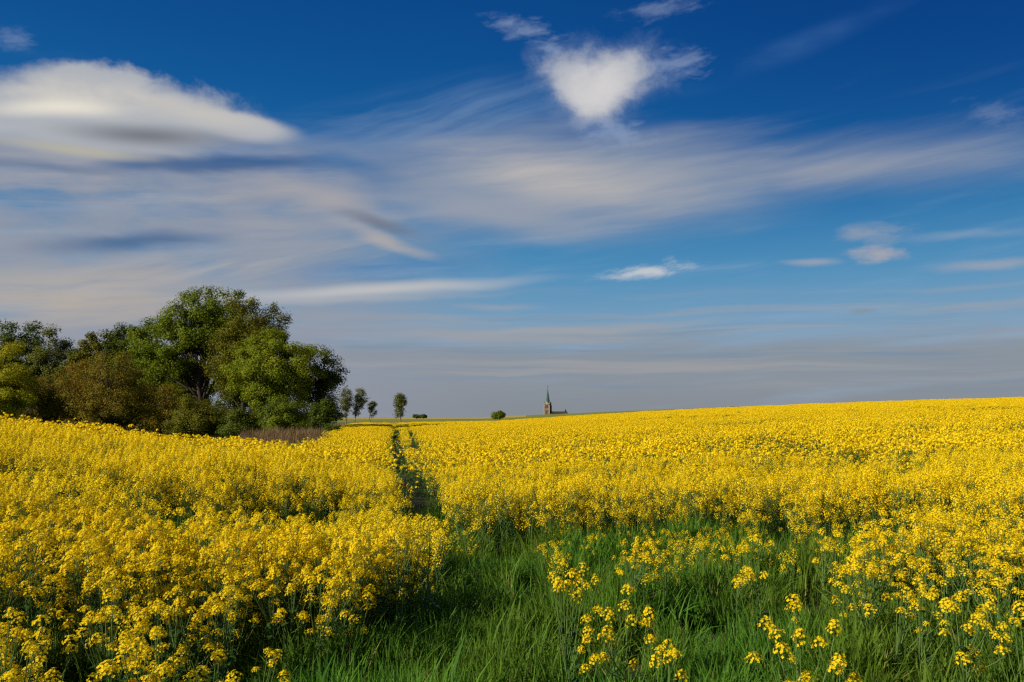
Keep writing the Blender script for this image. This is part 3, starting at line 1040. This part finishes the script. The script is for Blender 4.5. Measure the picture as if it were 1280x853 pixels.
def make_tree(name, label, cat, y, lobes, leaf, seed, nclump=70, per=110, lsize=.20, rc=.75, trunk_px=None, trunk_r=.22, bark=BARK, twigs=0, group=None, shell=.42, droop=0.0, nlimb=26, flat=.75, dens=3.4):
    """lobes: (px, py_top, py_bottom, half width px, share) of the crown as seen; depth follows the width"""
    r = np.random.default_rng(seed)
    k_ = y / F
    if trunk_px is None:
        trunk_px = lobes[0][0]
    bx = (trunk_px - 640) * k_
    bz = float(ground(bx, y))
    root = empty(name, (bx, y, bz))
    tag(root, label, cat, group)
    cl, top = [], 0
    for (lx_, t_, b_, hw, sh) in lobes:
        cxx, czt, czb = (lx_ - 640) * k_ - bx, HC + (HZ - t_) * k_ - bz, HC + (HZ - b_) * k_ - bz
        rx, rz = hw * k_, (czt - czb) / 2
        top = max(top, czt)
        m = int(nclump * sh)
        ka = np.arange(m) + .5
        ph, th_ = np.arccos(1 - 2 * ka / m), ka * 2.39996 + r.uniform(0, 6.28)
        d = unit(np.stack([np.cos(th_) * np.sin(ph), np.sin(th_) * np.sin(ph), np.cos(ph)], -1) + r.normal(0, .12, (m, 3)))
        rr = r.uniform(0, 1, m) ** shell
        lump = 1 + .16 * np.sin(d[:, 0] * 5 + seed) * np.cos(d[:, 2] * 4 + seed * 2) + .06 * r.normal(size=m)
        e = .86
        p = np.stack([cxx + d[:, 0] * rr * rx * e * lump, d[:, 1] * rr * rx * .85 * lump, (czt + czb) / 2 + d[:, 2] * rr * rz * e * lump], -1)
        if 'shrub' in name or 'bush' in name:            # domes that reach the ground
            zc, zr2 = czb + (czt - czb) * .36, (czt - czb) * .64
            p[:, 2] = zc + np.where(d[:, 2] > 0, d[:, 2] * zr2, d[:, 2] * (czt - czb) * .36) * rr * e * lump
        p[:, 2] = np.maximum(p[:, 2], .15 + .25 * rc)
        cl.append(p)
    cl = np.concatenate(cl)
    cc = cl.mean(0)
    # trunk and limbs
    q = Quads()
    tp_ = np.array([cc[0] * .8, cc[1] * .5, top * .80])
    n = 8
    t = np.linspace(0, 1, n)[:, None]
    tr = np.array([0, 0, -.1]) * (1 - t) + tp_ * t + np.concatenate([np.zeros((1, 3)), r.normal(0, top * .010, (n - 1, 3)) * [1, 1, .2]])
    tr[:, 0] += -cc[0] * .25 * np.sin(t[:, 0] * math.pi)
    trr = np.linspace(1, .16, n) * trunk_r
    trr[0] *= 1.35
    q.tube(tr, trr, 8)
    sel = r.permutation(len(cl))[:nlimb]
    for s_ in sel:
        c = cl[s_]
        f = np.clip(r.uniform(.25, .8) * c[2] / (top * .8), .12, .95)
        a = np.array([np.interp(f * (n - 1), np.arange(n), tr[:, e_]) for e_ in range(3)])
        w0 = np.interp(f * (n - 1), np.arange(n), trr) * .5
        pth = limb(q, a, c, w0, .02, r)
        for e_ in range(3):
            st = pth[r.integers(2, 6)]
            o_ = cl[np.argsort(np.linalg.norm(cl - c, axis=1))[r.integers(1, 8)]]
            limb(q, st, st + (o_ - st) * .9, w0 * .32, .012, r, .08, 4, 5)
    for e_ in range(twigs):
        c = cl[r.integers(0, len(cl))]
        u_ = unit(c - np.array([0, 0, .1 * top])) * r.uniform(.5, 1.1) + np.array([0, 0, .5])
        limb(q, c * .5, c + u_ * rc * .8, .02, .006, r, .05, 3, 4)
    q.build('trunk', [bark], root, smooth=True)
    # crown
    q = Quads()
    m = len(cl)
    per = int(per * dens)
    ci_ = np.repeat(np.arange(m), per)
    keep_ = r.random(len(ci_)) < np.repeat(r.uniform(.55, 1, m), per)
    ci_ = ci_[keep_]
    d = unit(r.normal(size=(len(ci_), 3)))
    rcs = rc * 1.28 * r.uniform(.65, 1.25, m)
    rad2 = r.uniform(0, 1, len(ci_)) ** .55
    off = d * (rad2 * rcs[ci_])[:, None] * [1, 1, flat]
    if droop:
        off[:, 2] -= droop * r.random(len(ci_)) * rc * 1.6
    pos = cl[ci_] + off
    pos[:, 2] = np.maximum(pos[:, 2], .06)
    outw = unit(pos - cc) * .5
    nr_ = d * .7 + outw + np.array([0, 0, .35]) + r.normal(0, .55, pos.shape)
    sz = lsize * .90 * r.uniform(.6, 1.3, len(pos))
    q.islands(leaf_quads(pos, nr_, sz, sz * .62, r), 0)
    q.build('crown', [LM[leaf]], root)
    return root


G_ = 'trees and shrubs of the wood at the left'
make_tree('broadleaf_tree', 'tall dark green tree at the back of the wood, cut by the left picture edge', 'tree', 94, [(14, 388, 536, 46, 1)], 'dark', 101, 130, 110, .26, .95, group=G_)
make_tree('broadleaf_tree', 'airy bluish green tree at the back, between the dark edge tree and the brown shrub', 'tree', 93, [(70, 408, 536, 42, 1)], 'cool', 102, 115, 100, .24, .8, group=G_)
make_tree('broadleaf_tree', 'small olive tree at the back, showing above the rusty shrub', 'tree', 92, [(118, 404, 536, 38, 1)], 'olive', 103, 110, 110, .25, .8, group=G_)
make_tree('broadleaf_tree', 'dark green tree at the back, peeping over the broad twiggy shrub', 'tree', 93, [(153, 393, 536, 38, 1)], 'dark', 104, 120, 110, .25, .85, group=G_)
make_tree('broadleaf_tree', 'mid green tree at the back, touching the left flank of the tall oak', 'tree', 90, [(188, 386, 536, 40, 1)], 'oak', 105, 125, 110, .25, .85, group=G_)
make_tree('oak_tree', 'tallest tree of the wood, a dark green oak with bare lower limbs showing', 'tree', 80, [(250, 351, 460, 56, .5), (216, 392, 515, 42, .32), (286, 358, 450, 34, .18)], 'oak', 106, 150, 120, .22, .8, trunk_px=252, trunk_r=.42, nlimb=46, group=G_)
make_tree('birch_tree', 'brownish olive tree with drooping foliage between the oak and the round tree', 'tree', 77, [(318, 360, 470, 46, .6), (288, 388, 505, 33, .4)], 'olive', 107, 120, 120, .19, .75, trunk_px=306, droop=.6, group=G_)
make_tree('broadleaf_tree', 'round fresh green tree, sunlit on its left side, right of the oak', 'tree', 70, [(340, 407, 526, 68, 1)], 'fresh', 108, 165, 150, .17, .7, trunk_px=345, trunk_r=.3, shell=.45, nlimb=40, group=G_)
make_tree('broadleaf_tree', 'dark open-crowned tree at the right end of the wood, branches against the sky', 'tree', 73, [(394, 430, 534, 30, .62), (414, 436, 505, 20, .26), (415, 500, 530, 13, .12)], 'dark', 109, 58, 95, .20, .6, trunk_px=396, nlimb=40, group=G_)
make_tree('willow_shrub', 'pale yellow-green round shrub cut by the left picture edge', 'shrub', 66, [(4, 424, 528, 40, 1)], 'willow', 110, 100, 150, .15, .65, shell=.45, twigs=30, group=G_)
make_tree('budding_shrub', 'brown twiggy shrub beside the pale yellow-green one', 'shrub', 70, [(62, 455, 530, 36, 1)], 'brown', 111, 62, 120, .13, .65, twigs=90, group=G_)
make_tree('budding_shrub', 'rusty orange shrub between the brown shrub and the broad twiggy one', 'shrub', 73, [(103, 438, 532, 26, 1)], 'rust', 112, 52, 115, .13, .6, twigs=80, group=G_)
make_tree('budding_shrub', 'broad olive-brown twiggy shrub with a dark stem, in front of the oak', 'shrub', 67, [(148, 431, 535, 58, 1)], 'brown', 113, 125, 125, .13, .7, twigs=170, nlimb=50, group=G_)
make_tree('budding_shrub', 'low brown shrub in the shade under the left limbs of the oak', 'shrub', 74, [(205, 476, 540, 32, 1)], 'brown', 114, 52, 110, .14, .65, twigs=60, group=G_)
make_tree('low_shrub', 'wide low olive shrub under the oak trunk, just above the flowers', 'shrub', 62, [(248, 489, 550, 42, 1)], 'olive', 115, 84, 130, .13, .55, twigs=40, group=G_)
make_tree('low_shrub', 'dark low shrub between the wide olive one and the round bush', 'shrub', 60, [(303, 508, 552, 29, 1)], 'dark', 116, 52, 120, .13, .5, twigs=20, group=G_)
make_tree('round_bush', 'round green bush at the front of the wood, beside the dry reeds', 'bush', 60, [(358, 492, 549, 33, 1)], 'bush', 117, 90, 140, .13, .5, shell=.42, group=G_)
make_tree('broadleaf_tree', 'dark tree deep in the wood, filling the gap under the round green tree', 'tree', 88, [(300, 425, 532, 42, 1)], 'dark', 130, 80, 100, .24, .85, group=G_)
make_tree('broadleaf_tree', 'dark tree deep in the wood behind the twiggy shrubs and the oak', 'tree', 96, [(232, 440, 532, 40, 1)], 'dark', 131, 70, 100, .26, .9, group=G_)
make_tree('low_shrub', 'small dark shrub at the foot of the open-crowned tree', 'shrub', 64, [(402, 498, 535, 20, 1)], 'dark', 118, 36, 110, .14, .5, group=G_)
make_tree('low_shrub', 'tiny dark shrub at the right end of the dry reeds', 'shrub', 55, [(416, 529, 549, 13, 1)], 'dark', 119, 18, 90, .11, .35, group=G_)
G2 = 'slender trees beyond the field'
make_tree('slender_tree', 'slender tree close beside the wood, left of a similar one', 'tree', 180, [(433, 478, 523, 9.5, 1)], 'cool', 121, 40, 90, .30, .7, trunk_r=.14, bark=BIRCH, droop=.5, nlimb=16, group=G2, dens=1.15)
make_tree('slender_tree', 'slender tree standing second from the wood, leaning slightly outwards', 'tree', 182, [(451, 482, 512, 9.5, .75), (446, 500, 521, 6, .25)], 'cool', 122, 38, 90, .30, .65, trunk_px=445, trunk_r=.14, bark=BIRCH, droop=.5, nlimb=16, group=G2, dens=1.15)
make_tree('slender_tree', 'smallest slender tree, third from the wood', 'tree', 185, [(466, 499, 520, 7, 1)], 'cool', 123, 22, 80, .28, .55, trunk_px=463, trunk_r=.12, bark=BIRCH, nlimb=12, group=G2, dens=1.15)
make_tree('slender_tree', 'lone slender tree standing apart by the wheel tracks', 'tree', 176, [(501, 487, 512, 8.5, .65), (499, 502, 523, 7, .35)], 'cool', 124, 42, 95, .30, .62, trunk_r=.16, bark=BIRCH, droop=.4, nlimb=14, group=G2, dens=1.15)
make_tree('round_bush', 'dark round bush on the horizon between the lone tree and the church', 'bush', 250, [(625, 512.6, 523, 7.5, .75), (620, 515, 523, 6, .25)], 'bush', 125, 40, 120, .34, .8, trunk_r=.16, shell=.42, nlimb=12)
make_tree('far_hedge', 'low dark hedge on the horizon right of the lone slender tree', 'hedge', 330, [(521, 518.6, 523, 5, .45), (530, 518.0, 523, 6, .55)], 'dark', 126, 26, 90, .4, .55, trunk_r=.16, nlimb=8)
make_tree('far_hedge', 'dark strip of hedge on the horizon right of the church', 'hedge', 410, [(908, 509.0, 511, 6, .4), (918, 508.8, 511, 7, .6)], 'dark', 127, 20, 60, .3, .35, trunk_r=.1, nlimb=6)


# shaded undergrowth that closes the wood near the ground
n = 26000
ux = rng.uniform(-10, 330, n)
uy = rng.uniform(74, 86, n)
uxx = (ux - 640) / F * uy
top_ = 2.6 + 1.3 * fbm(uxx, uy, 4, 77, 2)
uz = top_ * rng.random(n) ** .8
up_ = np.stack([uxx, uy, ground(uxx, uy) + uz], -1)
q = Quads()
q.islands(leaf_quads(up_, rng.normal(size=(n, 3)) + [0, -.2, .5], .24, .13), 0)
ug = q.build('undergrowth', [LM['brown']])
tag(ug, 'brown and olive undergrowth between the trunks of the wood', 'undergrowth', kind='stuff')


# ------------------------------------------------------------------ church on the horizon
BRICK = solid_mat('church_brick', (0.115, 0.070, 0.052), (0.17, 0.105, 0.078), 0.5, stretch=(1, 1, 2))
STONE = solid_mat('church_stone', (0.24, 0.19, 0.15), (0.30, 0.25, 0.20), 0.4)
COPPER = solid_mat('church_copper', (0.028, 0.075, 0.070), (0.05, 0.11, 0.102), 0.3)
SLATE = solid_mat('church_slate', (0.025, 0.02, 0.02), (0.04, 0.032, 0.03), 0.4)
VOID = solid_mat('church_louvre', (0.015, 0.015, 0.015), (0.03, 0.028, 0.025), 1)
YC = 1200.0
kc = YC / F
cx = (684.6 - 640) * kc
zb = float(ground(cx, YC))
church = empty('church', (cx, YC, zb), R_(-24))
tag(church, 'brick church with a pointed green copper spire on the horizon', 'church')


def Zp(py):
    return HC + (HZ - py) * kc - zb


def box_v(x0, x1, y0, y1, z0, z1):
    v = [(x, y, z) for z in (z0, z1) for x, y in ((x0, y0), (x1, y0), (x1, y1), (x0, y1))]
    f = [(3, 2, 1, 0), (4, 5, 6, 7), (0, 1, 5, 4), (1, 2, 6, 5), (2, 3, 7, 6), (3, 0, 4, 7)]
    return v, f


def boxes(name, lst, mat, parent):
    V_, F_ = [], []
    for b in lst:
        v, f = box_v(*b)
        F_ += [tuple(i_ + len(V_) for i_ in ff) for ff in f]
        V_ += v
    return link_mesh(name, V_, F_, mat, parent=parent)


def pyramid(name, cxx, cyy, z0, z1, r_, k, mat, parent, mid=None):
    V_ = [(cxx + r_ * math.cos(2 * math.pi * (i_ + .5) / k), cyy + r_ * math.sin(2 * math.pi * (i_ + .5) / k), z0) for i_ in range(k)]
    F_ = [tuple(range(k))[::-1]]
    if mid:
        zm, rm = mid
        V_ += [(cxx + rm * math.cos(2 * math.pi * (i_ + .5) / k), cyy + rm * math.sin(2 * math.pi * (i_ + .5) / k), zm) for i_ in range(k)]
        F_ += [(i_, (i_ + 1) % k, k + (i_ + 1) % k, k + i_) for i_ in range(k)]
        V_.append((cxx, cyy, z1))
        F_ += [(k + i_, k + (i_ + 1) % k, 2 * k) for i_ in range(k)]
    else:
        V_.append((cxx, cyy, z1))
        F_ += [(i_, (i_ + 1) % k, k) for i_ in range(k)]
    return link_mesh(name, V_, F_, mat, parent=parent)


hwid = 4.0
zt_ = Zp(505.5)
tw_o = boxes('tower', [(-hwid, hwid, -hwid, hwid, -2, zt_)], BRICK, church)
boxes('cornice', [(-hwid - .35, hwid + .35, -hwid - .35, hwid + .35, zt_ + .005, zt_ + .9)], STONE, tw_o)
boxes('string_course', [(-hwid - .2, hwid + .2, -hwid - .2, hwid + .2, Zp(512), Zp(512) + .6)], STONE, tw_o)
for sx_, sy_ in ((-1, -1), (1, -1), (1, 1), (-1, 1)):
    a, b = sx_ * hwid, sy_ * hwid
    boxes('buttress', [(a - .7, a + .7, b - .7, b + .7, -2, zt_ - 1.5)], STONE, tw_o)
    pyramid('pinnacle', a * .92, b * .92, zt_ + .91, zt_ + 4.2, .8, 4, COPPER, tw_o)
for e_ in (-1.25, 1.25):
    boxes('belfry_opening', [(e_ - .6, e_ + .6, -hwid - .12, -hwid + .1, Zp(510.5), Zp(507.3))], VOID, tw_o)
    boxes('belfry_opening', [(hwid - .1, hwid + .12, e_ - .6, e_ + .6, Zp(510.5), Zp(507.3))], VOID, tw_o)
    boxes('belfry_opening', [(-hwid - .12, -hwid + .1, e_ - .6, e_ + .6, Zp(510.5), Zp(507.3))], VOID, tw_o)
boxes('tower_window', [(-.6, .6, -hwid - .12, -hwid + .1, Zp(517.5), Zp(513))], VOID, tw_o)
# gables at the foot of the spire
for e_, nm in ((0, 'gable'), (1, 'gable'), (2, 'gable'), (3, 'gable')):
    a = e_ * math.pi / 2
    ca, sa = math.cos(a), math.sin(a)
    P3 = [(-2.2, -hwid - .1, zt_ + .91), (2.2, -hwid - .1, zt_ + .91), (0, -hwid - .1, zt_ + 4.6), (-2.2, -hwid + .9, zt_ + .91), (2.2, -hwid + .9, zt_ + .91), (0, -hwid + .9, zt_ + 4.6)]
    P3 = [(x * ca - y * sa, x * sa + y * ca, z) for x, y, z in P3]
    link_mesh(nm, P3, [(0, 1, 2), (5, 4, 3), (0, 3, 4, 1), (1, 4, 5, 2), (2, 5, 3, 0)], STONE, parent=tw_o)
sp_o = pyramid('spire', 0, 0, zt_ + .92, Zp(485.5), 4.1, 8, COPPER, church, mid=(zt_ + 6.5, 2.5))
boxes('cross', [(-.16, .16, -.16, .16, Zp(486.4), Zp(482.2)), (-.75, .75, -.13, .13, Zp(483.6), Zp(483.6) + .3)], VOID, sp_o)
# nave lies to the right of the tower
nl = 25.0
zr_, ze_ = Zp(514.6), Zp(517.4)
nv = empty('nave_axis', (0, 0, 0))
bpy.data.objects.remove(nv)
ca, sa = math.cos(R_(24)), math.sin(R_(24))


def rotn(p, a0=R_(10)):
    c_, s_ = math.cos(a0), math.sin(a0)
    return (p[0] * c_ - p[1] * s_, p[0] * s_ + p[1] * c_, p[2])


nvw = link_mesh('nave', [rotn(p) for p in box_v(hwid + .02, hwid + nl, -4.5, 4.5, -2, ze_)[0]], box_v(0, 1, 0, 1, 0, 1)[1], BRICK, parent=church)
Pr = [(hwid - .0, -5.1, ze_ + .01), (hwid + nl + .4, -5.1, ze_ + .01), (hwid + nl + .4, 5.1, ze_ + .01), (hwid, 5.1, ze_ + .01), (hwid, 0, zr_), (hwid + nl + .4, 0, zr_)]
nr_o = link_mesh('nave_roof', [rotn(p) for p in Pr], [(0, 3, 2, 1), (0, 1, 5, 4), (2, 3, 4, 5), (0, 4, 3), (1, 2, 5)], SLATE, parent=church)
for e_ in range(5):
    xx = hwid + 3.5 + e_ * 4.5
    link_mesh('nave_window', [rotn(p) for p in box_v(xx - .55, xx + .55, -4.62, -4.4, 3.5, ze_ - 1.0)[0]], box_v(0, 1, 0, 1, 0, 1)[1], VOID, parent=nvw)
rt = rotn((hwid + nl - 2.2, 0, 0))
rt_o = boxes('ridge_turret', [(rt[0] - .9, rt[0] + .9, rt[1] - .9, rt[1] + .9, zr_ - 1.6, zr_ + 1.8)], SLATE, church)
pyramid('turret_cap', rt[0], rt[1], zr_ + 1.81, Zp(511.2), 1.25, 8, COPPER, rt_o)
